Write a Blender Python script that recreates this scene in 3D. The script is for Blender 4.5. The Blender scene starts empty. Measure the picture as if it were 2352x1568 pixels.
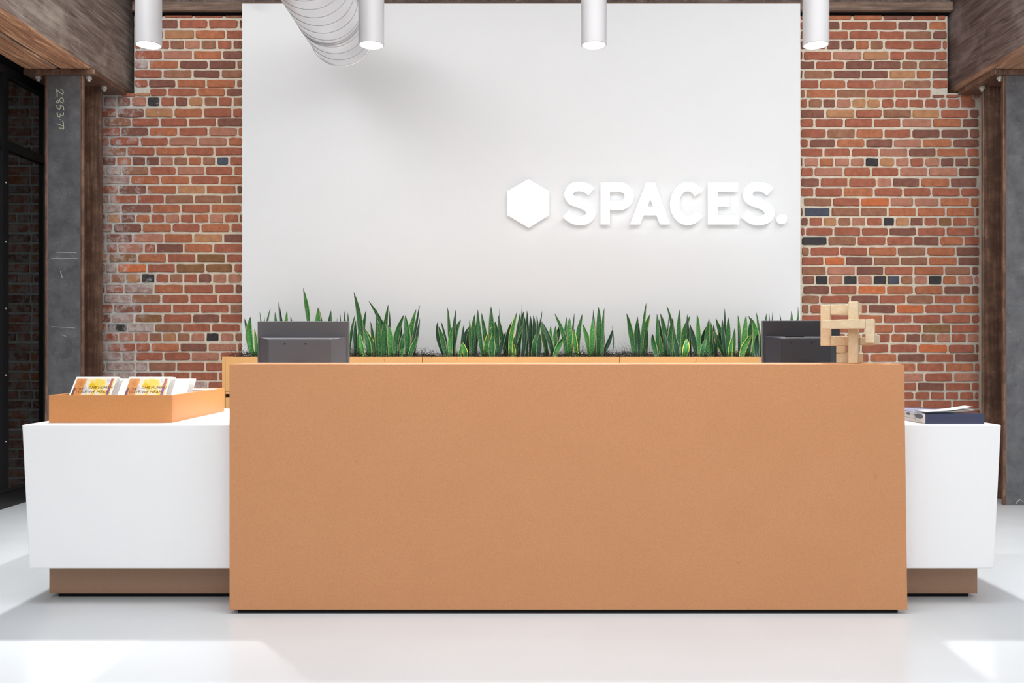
import bpy, math, random
from mathutils import Vector, Matrix
R = random.Random(7)
PI = math.pi
S = bpy.context.scene
COL = S.collection
F = 1950.0; H = 1.08                       # focal length in px, eye height
# ------------------------------------------------------------------ camera
cd = bpy.data.cameras.new('camera'); cam = bpy.data.objects.new('camera', cd); COL.objects.link(cam)
cam.location = (0, 0, H); cam.rotation_euler = (PI/2, 0, 0)
cd.sensor_width = 36; cd.lens = 36*F/2352; cd.shift_y = 16/2352; cd.clip_end = 100
S.camera = cam
# ------------------------------------------------------------------ light
w = bpy.data.worlds.new('world'); S.world = w; w.use_nodes = True
w.node_tree.nodes['Background'].inputs[0].default_value = (0.965, 0.985, 1.0, 1)
w.node_tree.nodes['Background'].inputs[1].default_value = 0.62
def area(name, loc, rot, sx, sy, power, col=(1, 1, 1)):
    l = bpy.data.lights.new(name, 'AREA'); l.shape = 'RECTANGLE'; l.size = sx; l.size_y = sy; l.energy = power; l.color = col
    o = bpy.data.objects.new(name, l); o.location = loc; o.rotation_euler = rot; COL.objects.link(o); return o
area('overhead_fill', (0.2, 2.2, 3.9), (0, 0, 0), 5.5, 2.2, 118)  # unseen soft fill added overhead for the desk and floor
area('wall_fill', (-0.1, 2.9, 3.97), (math.radians(46), 0, 0), 6.8, 1.5, 126, (.95, .98, 1))  # added out-of-frame fill to brighten the white wall
for wx in (-2.35, 2.75): area('wall_fill', (wx, 4.3, 3.97), (math.radians(42), 0, 0), 1.2, .5, 22, (.97, .99, 1))  # smaller unseen fills added to lift the brick on both sides
area('overhead_fill', (0, -1.5, 3.8), (math.radians(38), 0, 0), 6, 2.5, 130)  # added fill behind the camera for the surfaces facing it
S.view_settings.view_transform = 'Standard'; S.view_settings.look = 'None'
S.view_settings.exposure = -0.08; S.view_settings.gamma = 1; S.view_settings.use_curve_mapping = False

# ------------------------------------------------------------------ materials
def lin(c):
    return tuple(((v/255)/12.92 if v/255 <= .04045 else ((v/255+.055)/1.055)**2.4) for v in c) + (1,)
class NT:
    def __init__(s, name, rough=.5, spec=.5, metal=0):
        s.m = bpy.data.materials.new(name); s.m.use_nodes = True; s.t = s.m.node_tree; s.b = s.t.nodes['Principled BSDF']
        s.b.inputs['Roughness'].default_value = rough; s.b.inputs['Specular IOR Level'].default_value = spec; s.b.inputs['Metallic'].default_value = metal
    def n(s, ty, **kw):
        x = s.t.nodes.new(ty)
        for k, v in kw.items(): setattr(x, k, v)
        return x
    def l(s, a, b): s.t.links.new(a, b)
    def pos(s, kind='Position', scale=(1, 1, 1)):
        if kind == 'Position': o = s.n('ShaderNodeNewGeometry').outputs['Position']
        else: o = s.n('ShaderNodeTexCoord').outputs[kind]
        mp = s.n('ShaderNodeMapping'); mp.inputs['Scale'].default_value = scale; s.l(o, mp.inputs[0]); return mp.outputs[0]
    def noise(s, vec, scale, detail=3, rough=.5, dist=0):
        x = s.n('ShaderNodeTexNoise'); x.inputs['Scale'].default_value = scale; x.inputs['Detail'].default_value = detail
        x.inputs['Roughness'].default_value = rough; x.inputs['Distortion'].default_value = dist; s.l(vec, x.inputs['Vector']); return x.outputs[0]
    def ramp(s, f, stops, interp='LINEAR'):
        x = s.n('ShaderNodeValToRGB'); x.color_ramp.interpolation = interp; e = x.color_ramp.elements
        while len(e) < len(stops): e.new(.5)
        for i, (p, c) in enumerate(stops):
            e[i].position = p; e[i].color = c if len(c) == 4 else tuple(c)+(1,)
        s.l(f, x.inputs[0]); return x.outputs[0]
    def mix(s, f, a, b, mode='MIX'):
        x = s.n('ShaderNodeMix', data_type='RGBA', blend_type=mode)
        for sock, v in ((x.inputs[0], f), (x.inputs[6], a), (x.inputs[7], b)):
            if hasattr(v, 'is_output'): s.l(v, sock)
            else: sock.default_value = v
        return x.outputs[2]
    def math(s, op, a, b=0.0, clamp=False):
        x = s.n('ShaderNodeMath', operation=op, use_clamp=clamp)
        for sock, v in ((x.inputs[0], a), (x.inputs[1], b)):
            if hasattr(v, 'is_output'): s.l(v, sock)
            else: sock.default_value = v
        return x.outputs[0]
    def mr(s, v, a, b, c=0.0, d=1.0):
        x = s.n('ShaderNodeMapRange'); s.l(v, x.inputs[0])
        for i, q in enumerate((a, b, c, d)): x.inputs[i+1].default_value = q
        return x.outputs[0]
    def bump(s, h, strength=.3, dist=.002):
        x = s.n('ShaderNodeBump'); x.inputs['Strength'].default_value = strength; x.inputs['Distance'].default_value = dist
        s.l(h, x.inputs['Height']); s.l(x.outputs[0], s.b.inputs['Normal'])
    def base(s, v):
        if hasattr(v, 'is_output'): s.l(v, s.b.inputs['Base Color'])
        else: s.b.inputs['Base Color'].default_value = v
    def emit(s, c, st): s.b.inputs['Emission Color'].default_value = c; s.b.inputs['Emission Strength'].default_value = st
def plain(name, c, rough=.5, spec=.5, metal=0, var=.06, nscale=30):
    k = NT(name, rough, spec, metal); c = lin(c)
    f = k.noise(k.pos(), nscale, 4)
    k.base(k.mix(f, tuple(v*(1-var) for v in c[:3])+(1,), tuple(min(1, v*(1+var)) for v in c[:3])+(1,)))
    return k.m
M = {}
M['white_wall'] = plain('white_plaster', (234, 236, 237), .75, .2, var=.012, nscale=3)
M['white_solid'] = plain('white_solid_surface', (241, 241, 242), .38, .35, var=.008, nscale=2)
M['white_paint'] = plain('white_metal_paint', (192, 191, 193), .4, .4, var=.01)
M['black'] = plain('matt_black', (18, 18, 20), .7, .2)
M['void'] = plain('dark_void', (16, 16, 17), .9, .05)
M['black_metal'] = plain('black_window_metal', (26, 26, 28), .35, .5)
M['paper'] = plain('white_paper', (214, 213, 210), .6, .3, var=.02)
M['paper_edge'] = plain('paper_edges', (150, 148, 148), .8, .1, var=.2, nscale=160)
M['navy'] = plain('navy_gloss_card', (56, 62, 88), .18, .6, var=.12, nscale=12)
M['lavender'] = plain('lavender_card', (134, 140, 166), .4, .4)
M['ink'] = plain('navy_ink', (58, 62, 88), .6, .2)
M['grey_ink'] = plain('grey_ink', (92, 98, 112), .5, .2)
M['bolt'] = plain('zinc_bolt', (206, 204, 198), .4, .5, .2)
M['chalk'] = plain('chalk_mark', (196, 200, 176), .9, .1, var=.25, nscale=90)
M['mon_dark'] = plain('black_plastic_back', (40, 40, 45), .42, .35, var=.04, nscale=60)
M['mon_grey'] = plain('grey_plastic_back', (80, 80, 84), .45, .35, var=.04, nscale=60)
M['mon_edge'] = plain('grey_plastic_edge', (90, 88, 96), .35, .4)
M['gap_brown'] = plain('dark_gap', (60, 42, 24), .8, .1)  # plain dark brown for the shelf and recess behind the doors
M['soil'] = plain('dark_soil', (46, 38, 30), .95, .1, var=.4, nscale=40)
M['moss'] = plain('dark_dried_moss', (40, 33, 27), .9, .15, var=.5, nscale=60)
M['concrete'] = plain('grey_gravel', (120, 118, 114), .9, .1)

def mdf(name, c, rough=.42):
    k = NT(name, rough, .35); p = k.pos(); c = lin(c)
    fine = k.noise(p, 420, 2); big = k.noise(p, 3.2, 4, .6); sp = k.noise(p, 26, 2)
    a = k.mix(k.mr(fine, .3, .7), tuple(v*.88 for v in c[:3])+(1,), tuple(v*1.12 for v in c[:3])+(1,))
    a = k.mix(k.mr(big, .3, .7, 0, .22), a, tuple(v*q for v, q in zip(c[:3], (.86, .80, .70)))+(1,))
    a = k.mix(k.mr(sp, .75, .82, 0, .35), a, tuple(v*.55 for v in c[:3])+(1,))
    k.base(a); k.bump(fine, .04, .0006); return k.m
M['mdf'] = mdf('brown_mdf', (199, 142, 99))
M['mdf_tray'] = mdf('lamp_tinted_tray_mdf', (204, 140, 86))  # same MDF as the desk, warm lamp light put into its colour
M['mdf_light'] = mdf('lamp_tinted_cabinet_mdf', (176, 134, 86))  # desk MDF again, yellowed to carry the lamp light in its colour
M['mdf_dark'] = mdf('brown_plinth_mdf', (156, 122, 98))
M['wood_pale'] = None
def pale():
    k = NT('pale_beech_wood', .5, .3); p = k.pos('Object', (12, 12, 12)); n = k.noise(p, 3, 5, .6, .6)
    k.base(k.ramp(n, [(.3, lin((204, 182, 148))), (.55, lin((214, 194, 162))), (.8, lin((224, 208, 180)))])); k.bump(n, .08, .001); return k.m
M['wood_pale'] = pale()
def timber(name, cs, grain=(14, .9, 14), warm=None):
    k = NT(name, .62, .35); p = k.pos('Position', grain)
    n = k.noise(p, 2.0, 8, .65, 1.8); n2 = k.noise(k.pos(), 3.0, 5, .6, .5)
    w = k.n('ShaderNodeTexWave', wave_type='RINGS'); w.inputs['Scale'].default_value = 1.6; w.inputs['Distortion'].default_value = 9; w.inputs['Detail'].default_value = 3
    k.l(k.pos('Position', (2.5, .55, 2.5)), w.inputs[0])
    c = k.ramp(n, [(.28, lin(cs[0])), (.48, lin(cs[1])), (.62, lin(cs[2])), (.78, lin(cs[3]))])
    c = k.mix(k.mr(w.outputs[1], .0, 1, 0, .35), c, lin(cs[0]))
    c = k.mix(k.mr(n2, .52, .72, 0, .5), c, lin(cs[3]))
    if warm:   # reddish underside: orange light from below put into the colour
        g = k.n('ShaderNodeNewGeometry'); sx = k.n('ShaderNodeSeparateXYZ'); k.l(g.outputs['Normal'], sx.inputs[0])
        c = k.mix(k.mr(sx.outputs[2], -.4, -.9), c, k.ramp(n, [(.3, lin(warm[0])), (.5, lin(warm[1])), (.66, lin(warm[2]))]))
    hs = k.n('ShaderNodeHueSaturation'); hs.inputs['Value'].default_value = 1.3; k.l(c, hs.inputs['Color']); k.base(hs.outputs[0]); k.bump(n, .5, .006); return k.m
M['timber_l'] = timber('grey_brown_timber', [(72, 61, 57), (116, 103, 96), (142, 130, 122), (172, 162, 150)], warm=[(116, 82, 64), (176, 128, 98), (230, 186, 146)])
M['timber_r'] = timber('dark_brown_timber', [(56, 45, 42), (92, 77, 72), (112, 97, 92), (150, 140, 136)], warm=[(92, 66, 54), (140, 106, 82), (176, 138, 110)])
M['timber_h'] = timber('header_timber', [(66, 54, 48), (110, 90, 78), (126, 104, 90), (140, 122, 108)], grain=(.9, 14, 20))
def steel(rust=True, name='mill_scale_steel'):
    k = NT(name, .42, .45, .25); p = k.pos(); n = k.noise(p, 9, 6, .65); ns = k.noise(k.pos('Position', (30, 30, 1.2)), 2, 4)
    sc = k.noise(p, 70, 3, .7)
    a = k.ramp(n, [(.3, lin((88, 89, 92))), (.6, lin((114, 115, 118))), (.8, lin((140, 140, 142)))])
    a = k.mix(k.mr(sc, .64, .70, 0, .6), a, lin((172, 172, 168)))
    b = k.ramp(ns, [(.3, lin((98, 72, 58))), (.6, lin((142, 110, 92))), (.8, lin((176, 148, 130)))])
    if rust:
        u = k.n('ShaderNodeTexCoord').outputs['UV']; sx = k.n('ShaderNodeSeparateXYZ'); k.l(u, sx.inputs[0])
        e = k.math('ABSOLUTE', k.math('SUBTRACT', sx.outputs[0], .5)); e = k.math('ADD', e, k.math('MULTIPLY', k.math('SUBTRACT', n, .5), .10))
        c = k.mix(k.mr(e, .40, .47), a, b)
    else: c = k.mix(k.mr(n, .40, .55), b, k.mix(.6, b, lin((78, 60, 52))))
    k.base(c); k.bump(sc, .1, .002); return k.m
M['steel'] = steel(); M['rust'] = steel(False, 'rusty_brown_steel')
def galv():
    k = NT('galvanised_sheet', .27, .5, .8); n = k.noise(k.pos(), 5, 3)
    k.base(k.ramp(n, [(.3, lin((222, 222, 224))), (.7, lin((238, 238, 240)))])); return k.m
M['galv'] = galv(); M['seam'] = plain('duct_seam', (176, 176, 178), .35, .5, .5)
def floor_m():
    k = NT('light_grey_resin', .16, .4); n = k.noise(k.pos(), 1.2, 4); k.base(k.ramp(n, [(.3, lin((213, 219, 224))), (.7, lin((219, 225, 230)))]))
    k.l(k.mr(k.noise(k.pos(), 2.5, 3), .3, .7, .14, .24), k.b.inputs['Roughness']); return k.m
M['floor'] = floor_m()
def glass():
    k = NT('dark_tinted_glass', .02, .5); k.base(lin((168, 174, 176))); k.b.inputs['Transmission Weight'].default_value = 1; k.b.inputs['IOR'].default_value = 1.12; return k.m
M['glass'] = glass()
def lum(name, c, st):
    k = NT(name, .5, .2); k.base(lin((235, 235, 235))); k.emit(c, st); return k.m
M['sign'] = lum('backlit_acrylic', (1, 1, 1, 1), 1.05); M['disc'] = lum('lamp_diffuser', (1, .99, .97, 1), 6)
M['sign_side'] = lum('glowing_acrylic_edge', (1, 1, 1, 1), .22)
BC = dict(r=(160, 98, 78), o=(176, 112, 80), t=(184, 140, 100), d=(120, 84, 74), b=(146, 108, 86), k=(66, 63, 64), l=(178, 128, 108),
          g=(130, 100, 68), w=(160, 128, 120), O=(196, 112, 72), n=(78, 82, 94))
BM = {}
for c_, v_ in BC.items():
    if c_ in 'totdblg': v_ = tuple(q*.76+r_*.24 for q, r_ in zip(v_, BC['r']))
    k = NT('brick_'+c_, .85, .15); p = k.pos(); n = k.noise(p, 24, 6, .65); f = k.noise(p, 160, 3, .6); v = lin(v_)
    oi = k.n('ShaderNodeObjectInfo').outputs['Random']
    a = k.mix(k.mr(n, .3, .7), tuple(q*.92 for q in v[:3])+(1,), tuple(min(1, q*1.5) for q in v[:3])+(1,))
    a = k.mix(k.mr(oi, 0, 1, 0, .35), a, tuple(q*.75 for q in v[:3])+(1,))
    a = k.mix(k.mr(f, .6, .75, 0, .4), a, tuple(q*.45 for q in v[:3])+(1,))
    sx = k.n('ShaderNodeSeparateXYZ'); k.l(k.n('ShaderNodeNewGeometry').outputs['Position'], sx.inputs[0])
    left = k.mr(sx.outputs[0], -2.45, -3.0, 0, .22)
    wn = k.noise(p, 16, 7, .75)
    hs = k.n('ShaderNodeHueSaturation'); hs.inputs['Saturation'].default_value = 1.0; hs.inputs['Value'].default_value = .93; k.l(a, hs.inputs['Color']); a = hs.outputs[0]
    wf = k.math('MULTIPLY', k.mr(k.math('ADD', wn, left), .66, .78), .62)
    if c_ == 'w': wf = k.math('MULTIPLY', k.mr(wn, .42, .58), .75)
    a = k.mix(wf, a, lin((200, 192, 188))); k.base(a); k.bump(k.math('ADD', n, k.math('MULTIPLY', f, .5)), .55, .004); BM[c_] = k.m
k = NT('lime_mortar', .95, .1); p = k.pos(); n = k.noise(p, 30, 6, .7); y_ = k.noise(p, 2.2, 4, .6)
sx = k.n('ShaderNodeSeparateXYZ'); k.l(k.n('ShaderNodeNewGeometry').outputs['Position'], sx.inputs[0])
a = k.ramp(n, [(.25, lin((204, 193, 174))), (.6, lin((228, 217, 198))), (.8, lin((236, 226, 208)))])
a = k.mix(k.mr(y_, .56, .70, 0, .6), a, lin((190, 172, 116)))
a = k.mix(k.mr(sx.outputs[0], -2.4, -2.9, 0, .85), a, k.ramp(n, [(.3, lin((178, 180, 178))), (.7, lin((212, 212, 210)))]))
a = k.mix(k.mr(sx.outputs[0], 2.9, 3.3, 0, .6), a, lin((186, 186, 178)))
k.base(a); k.bump(n, .35, .003); M['mortar'] = k.m
# leaf: dark bands across, pale yellow margins
def leafm(name, dark, mid, edge, edgew=.11):
    k = NT(name, .38, .45); uv = k.n('ShaderNodeTexCoord').outputs['UV']; sx = k.n('ShaderNodeSeparateXYZ'); k.l(uv, sx.inputs[0])
    oi = k.n('ShaderNodeObjectInfo').outputs['Random']
    mp = k.n('ShaderNodeMapping'); mp.inputs['Scale'].default_value = (1.6, 30, 1); k.l(uv, mp.inputs[0])
    n = k.noise(mp.outputs[0], 1.3, 4, .6, .8)
    a = k.mix(k.mr(n, .40, .60), lin(dark), lin(mid)); a = k.mix(k.mr(oi, 0, 1, 0, .35), a, lin(dark))
    e = k.math('ABSOLUTE', k.math('SUBTRACT', sx.outputs[0], .5))
    a = k.mix(k.mr(e, .5-edgew-.02, .5-edgew+.01), a, lin(edge))
    a = k.mix(k.mr(sx.outputs[1], .93, .99), a, lin((70, 58, 54)))
    k.base(a); return k.m
M['leaf'] = leafm('snake_leaf_green', (18, 70, 36), (58, 124, 62), (178, 182, 136), .07)
M['leaf_bright'] = leafm('snake_leaf_bright', (34, 100, 44), (88, 154, 80), (200, 202, 132), .075)
M['leaf_dark'] = leafm('snake_leaf_dark', (16, 48, 34), (38, 84, 54), (150, 166, 136), .07)
M['leaf_yellow'] = leafm('snake_leaf_yellow_edged', (34, 98, 46), (76, 150, 72), (222, 212, 96), .11)
def cover():
    k = NT('printed_cover', .3, .5); uv = k.n('ShaderNodeTexCoord').outputs['UV']; sx = k.n('ShaderNodeSeparateXYZ'); k.l(uv, sx.inputs[0])
    x, y = sx.outputs[0], sx.outputs[1]
    n = k.noise(uv, 4.5, 4, .6, .6); n2 = k.noise(uv, 9, 4)
    a = k.ramp(n, [(.30, lin((236, 196, 70))), (.46, lin((246, 226, 130))), (.54, lin((240, 238, 234))), (.7, lin((190, 196, 190))), (.8, lin((246, 244, 240)))])
    a = k.mix(k.mr(y, .62, .50, 0, .75), a, lin((248, 216, 110)))
    a = k.mix(k.mr(x, .30, .26), a, k.ramp(n2, [(.3, lin((206, 140, 92))), (.7, lin((236, 176, 124)))]))
    pu = k.math('MULTIPLY', k.mr(x, .865, .87), k.mr(x, .93, .925))
    a = k.mix(pu, a, k.ramp(y, [(.3, lin((196, 130, 140))), (.68, lin((150, 104, 190))), (.8, lin((190, 120, 120)))]))
    dk = k.math('MULTIPLY', k.math('MULTIPLY', k.mr(x, .04, .045), k.mr(x, .10, .095)), k.mr(y, .75, .74)); a = k.mix(dk, a, lin((120, 90, 96)))
    bx = k.math('MULTIPLY', k.math('MULTIPLY', k.mr(x, .035, .04), k.mr(x, .965, .96)), k.mr(y, .965, .955))
    hs = k.n('ShaderNodeHueSaturation'); hs.inputs['Value'].default_value = .64; hs.inputs['Saturation'].default_value = 1.1; k.l(a, hs.inputs['Color']); k.base(k.mix(bx, lin((222, 220, 216)), hs.outputs[0])); return k.m
M['cover'] = cover()
M['gold_ink'] = plain('gold_ink', (104, 62, 10), .4, .3); M['green_ink'] = plain('green_ink', (110, 130, 60), .4, .3)

# ------------------------------------------------------------------ mesh helpers
class MB:
    def __init__(s): s.v = []; s.f = []; s.uv = {}
    def add(s, vs, fs, uvs=None):
        o = len(s.v); s.v += [tuple(v) for v in vs]
        for i, f in enumerate(fs):
            s.f.append(tuple(o+q for q in f))
            if uvs: s.uv[len(s.f)-1] = [uvs[q] for q in f]
        return s
    def box(s, x0, x1, y0, y1, z0, z1):
        vs = [(x0, y0, z0), (x1, y0, z0), (x1, y1, z0), (x0, y1, z0), (x0, y0, z1), (x1, y0, z1), (x1, y1, z1), (x0, y1, z1)]
        return s.add(vs, [(3, 2, 1, 0), (4, 5, 6, 7), (0, 1, 5, 4), (1, 2, 6, 5), (2, 3, 7, 6), (3, 0, 4, 7)])
    def hexa(s, vs):   # 8 corners, same order as box
        return s.add(vs, [(3, 2, 1, 0), (4, 5, 6, 7), (0, 1, 5, 4), (1, 2, 6, 5), (2, 3, 7, 6), (3, 0, 4, 7)])
    def prism_y(s, pts, y0, y1):  # polygon in xz, extruded along y ; pts counter-clockwise seen from -y
        n = len(pts); vs = [(x, y0, z) for x, z in pts]+[(x, y1, z) for x, z in pts]
        fs = [tuple(range(n)), tuple(range(2*n-1, n-1, -1))]+[(i, i+n, (i+1) % n+n, (i+1) % n) for i in range(n)]
        return s.add(vs, fs)
    def ribbon_y(s, pts, w, y0, y1, closed=False):   # stroke of width w along pts in xz, extruded in y
        n = len(pts); L = []; Rr = []
        for i in range(n):
            a = Vector(pts[(i-1) % n if closed else max(i-1, 0)]); b = Vector(pts[(i+1) % n if closed else min(i+1, n-1)]); t = (b-a).normalized()
            nrm = Vector((-t.y, t.x)); p = Vector(pts[i]); L.append(p+nrm*w/2); Rr.append(p-nrm*w/2)
        vs = []
        for l, r in zip(L, Rr): vs += [(l.x, y0, l.y), (r.x, y0, r.y), (r.x, y1, r.y), (l.x, y1, l.y)]
        fs = []
        for i in range(n if closed else n-1):
            a = 4*i; b = 4*((i+1) % n)
            for q in range(4): fs.append((a+q, a+(q+1) % 4, b+(q+1) % 4, b+q))
        if not closed: fs += [(3, 2, 1, 0), (4*n-4, 4*n-3, 4*n-2, 4*n-1)]
        return s.add(vs, fs)
    def tube(s, pts, r, n=6, r2=None):
        vs = []; m = len(pts); pts = [Vector(p) for p in pts]
        for i, p in enumerate(pts):
            t = (pts[min(i+1, m-1)]-pts[max(i-1, 0)]).normalized(); a = t.orthogonal().normalized() if i == 0 else (a-t*a.dot(t)).normalized(); b = t.cross(a)
            rr = r+( (r2-r)*i/(m-1) if r2 is not None else 0)
            for q in range(n): an = 2*PI*q/n; vs.append(p+(a*math.cos(an)+b*math.sin(an))*rr)
        fs = [(i*n+q, i*n+(q+1) % n, (i+1)*n+(q+1) % n, (i+1)*n+q) for i in range(m-1) for q in range(n)]
        fs += [tuple(range(n-1, -1, -1)), tuple(range((m-1)*n, m*n))]
        return s.add(vs, fs)
    def cyl(s, c, r, h, axis='z', n=32, r2=None):
        c = Vector(c); d = {'x': Vector((1, 0, 0)), 'y': Vector((0, 1, 0)), 'z': Vector((0, 0, 1))}[axis]
        return s.tube([c, c+d*h], r, n, r2)
    def lathe(s, prof, c, n=40):   # prof (r,z)
        vs = []; m = len(prof)
        for r, z in prof:
            for q in range(n): a = 2*PI*q/n; vs.append((c[0]+r*math.cos(a), c[1]+r*math.sin(a), c[2]+z))
        return s.add(vs, [(i*n+q, i*n+(q+1) % n, (i+1)*n+(q+1) % n, (i+1)*n+q) for i in range(m-1) for q in range(n)])
    def xf(s, mat):
        s.v = [tuple(mat @ Vector(v)) for v in s.v]; return s
def wloc(o):
    v = Vector((0, 0, 0))
    while o is not None: v += o.location; o = o.parent
    return v
def obj(name, mb, mat, parent=None, loc=None, bevel=0, smooth=False, label=None):
    """one mesh object; vertices are given in world space"""
    pw = wloc(parent); L = Vector(loc) if loc is not None else pw
    me = bpy.data.meshes.new(name); me.from_pydata([tuple(Vector(v)-L) for v in mb.v], [], mb.f); me.validate()
    if mb.uv:
        ul = me.uv_layers.new(name='UVMap')
        for p in me.polygons:
            u = mb.uv.get(p.index)
            if u:
                for i, li in enumerate(p.loop_indices): ul.data[li].uv = u[i]
    me.materials.append(mat); o = bpy.data.objects.new(name, me); COL.objects.link(o)
    if parent is not None: o.parent = parent
    o.location = L-pw
    if smooth:
        for p in me.polygons: p.use_smooth = True
        if smooth == 'auto':
            me.update()
            try: me.set_sharp_from_angle(angle=math.radians(35))
            except Exception: pass
    if bevel:
        b = o.modifiers.new('bevel', 'BEVEL'); b.width = bevel; b.segments = 2; b.limit_method = 'ANGLE'
    if label: o['label'] = label
    return o
def tag(o, label, cat, group=None, kind=None):
    o['label'] = label; o['category'] = cat
    if group: o['group'] = group
    if kind: o['kind'] = kind
    return o
def thing(name, label, cat, loc, group=None):
    o = bpy.data.objects.new(name, None); COL.objects.link(o); o.location = loc; o.empty_display_size = .1
    return tag(o, label, cat, group)
def struct(name, mb, mat, **kw):
    o = obj(name, mb, mat, **kw); o['kind'] = 'structure'; return o
def box(*a): return MB().box(*a)
def text_obj(name, txt, size, mat, parent, mat4, ext=.0002, align='LEFT'):
    cu = bpy.data.curves.new('t', 'FONT'); cu.body = txt; cu.size = size; cu.extrude = ext; cu.align_x = align; cu.resolution_u = 2
    t = bpy.data.objects.new('t', cu); COL.objects.link(t); dg = bpy.context.evaluated_depsgraph_get()
    me = bpy.data.meshes.new_from_object(t.evaluated_get(dg)); bpy.data.objects.remove(t)
    me.transform(Matrix.Translation(-wloc(parent)) @ mat4); me.materials.clear(); me.materials.append(mat)
    o = bpy.data.objects.new(name, me); COL.objects.link(o); o.parent = parent; return o
def W(px, py, s): return ((px-1176)/s, F/s, H+(800-py)/s)

# ------------------------------------------------------------------ room shell
YW = F/308          # brick wall face
YP = F/315          # white panel face
struct('floor', box(-9, 8, -12, 7.0, -.1, 0), M['floor'])
struct('ceiling', box(-6.5, 4.4, -.5, 7.0, 4.05, 4.15), M['timber_h'])
wbl = MB(); MY = YW+.006
wbl.box(-4.7, -3.40, MY, MY+.2, 0, 4.05); wbl.box(-3.40, -1.975, MY, MY+.2, 0, 2.985); wbl.box(-2.82, -1.975, MY, MY+.2, 2.985, 3.558)
wall_l = struct('wall_back_left', wbl, M['mortar'])
wbr = MB(); wbr.box(2.11, 3.25, MY, MY+.2, 0, 3.558); wbr.box(3.25, 4.3, MY, MY+.2, 0, 2.985)
wall_r = struct('wall_back_right', wbr, M['mortar'])
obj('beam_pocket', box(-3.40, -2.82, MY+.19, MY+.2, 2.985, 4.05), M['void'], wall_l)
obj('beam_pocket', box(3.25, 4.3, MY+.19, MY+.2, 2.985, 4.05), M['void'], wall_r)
struct('wall_back', box(-1.968, 2.102, YP, YP+.058, 0, 3.594), M['white_wall'])
struct('wall_right', box(4.3, 4.4, -.5, 7.0, 0, 4.05), M['white_wall'])
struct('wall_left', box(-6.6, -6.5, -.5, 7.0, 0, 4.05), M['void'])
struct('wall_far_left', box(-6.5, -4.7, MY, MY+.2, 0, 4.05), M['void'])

# ------------------------------------------------------------------ bricks, laid out course by course (x joints in wall coordinates)
def brick(w_, h_, rnd, depth=.022):
    j = lambda a=.0016: rnd.uniform(-a, a)
    a, b = w_/2, h_/2; c = rnd.uniform(.004, .010)
    o = [(-a+c, -b), (-a*.33, -b), (a*.33, -b), (a-c, -b), (a, -b+c), (a, b-c), (a-c, b), (a*.33, b), (-a*.33, b), (-a+c, b), (-a, b-c), (-a, -b+c)]
    o = [(x+j(), z+j(.0022)) for x, z in o]; n = len(o); pr = rnd.uniform(0, .007)
    v = [(x*(1-.006/w_), -pr, z*(1-.006/h_)) for x, z in o]+[(x, -pr+.004, z) for x, z in o]+[(x, depth, z) for x, z in o]
    f = [tuple(range(n))]
    for k_ in (0, n): f += [(i+k_, i+k_+n, (i+1) % n+k_+n, (i+1) % n+k_) for i in range(n)]
    return v, f
def zx(side, X, sc, x0): return (x0+X/sc-1176)/308
rowsL = """
75 500 905r 1315r 1740b 2000|210 490d 700d 1110r 1520r 1935d 2000|355 500r 910t 1335o 1760r 2000|495 500r 600b 790r 990b 1195l 1415b 1640r 1850d 2000
635 495r 893l 1307o 1712d 2000|770 490w 700o 1112d 1525d 1905b 2000|897 490r 890b 1300d 1690b 2000|1030 490r 693d 1080o 1488o 1900b 2000
1150 705r 950r 1365o 1760d 2000|1280 75w 260d 455l 675k 857r 1060d 1245t 1455b 1655r 1853b 2000|1435 40r 262d 640t 1040o 1450r 1850r 2000
1565 85b 460r 848r 1240r 1637d 2000|1695 40r 315d 702o 1105r 1520l 1925o 2000|1830 40r 160r 575r 972l 1378l 1785o 2000|1963 40b 395r 790o 1205r 1603r 2000
2097 55d 250o 465d 657d 850l 1040b 1240o 1435b 1625n 1805r 2000|2233 40w 110w 325b 705r 1083l 1477r 1865o 2000|2362 40w 445o 858o 1272r 1678o 2000
2493 40r 283d 673o 1090t 1485o 1908d 2000|2625 40d 158r 540r 920b 1320b 1707b 2000|2755 40r 95w 318d 740o 1140r 1550o 1985b 2000
2890 40d 112t 313d 515o 720r 920l 1130r 1322o 1533l 1738r 1942b 2000|3020 40r 210d 605o 1015r 1413o 1825r 2000|3160 40w 105d 482l 905o 1310t 1725d 2000
3300 40w 115r 270l 630r 800d 1180o 1587r 2000|3437 40o 140g 543o 947r 1355g 1757r 2000|3573 40d 105w 268O 675r 1070g 1478g 1865r 2000
3712 40w 178b 380t 595k 790r 985b 1173r 1372d 1573l 1780l 1985b 2000|3858 40d 105r 360w 765o 1180r 1595r 1882d 2000|3997 40d 80w 460b 868r 1258r 1655r 2000
4130 40r 212d 610r 1020r 1408r 1808b 2000|4265 40d 185w 500g 893r 1300d 1685r 2000|4395 40r 125k 405w 775b 1160r 1555r 1965r 2000
4525 65r 280l 487l 695b 888t 1083b 1275l 1482k 1673l 1880b 2000|4663 40d 120r 520r 725o 1125d 1510l 1920r 2000|4790 40w 325w 510r 900r 1280l 1677r 2000
4930 40w 110w 510w 688b 1080r 1475r 1860r 2000|5063 40r 225w 510d 893r 1275r 1655r 2000|5190 40r 270d 480r 800r 1110w 1510r 1900r 2000
"""
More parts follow.
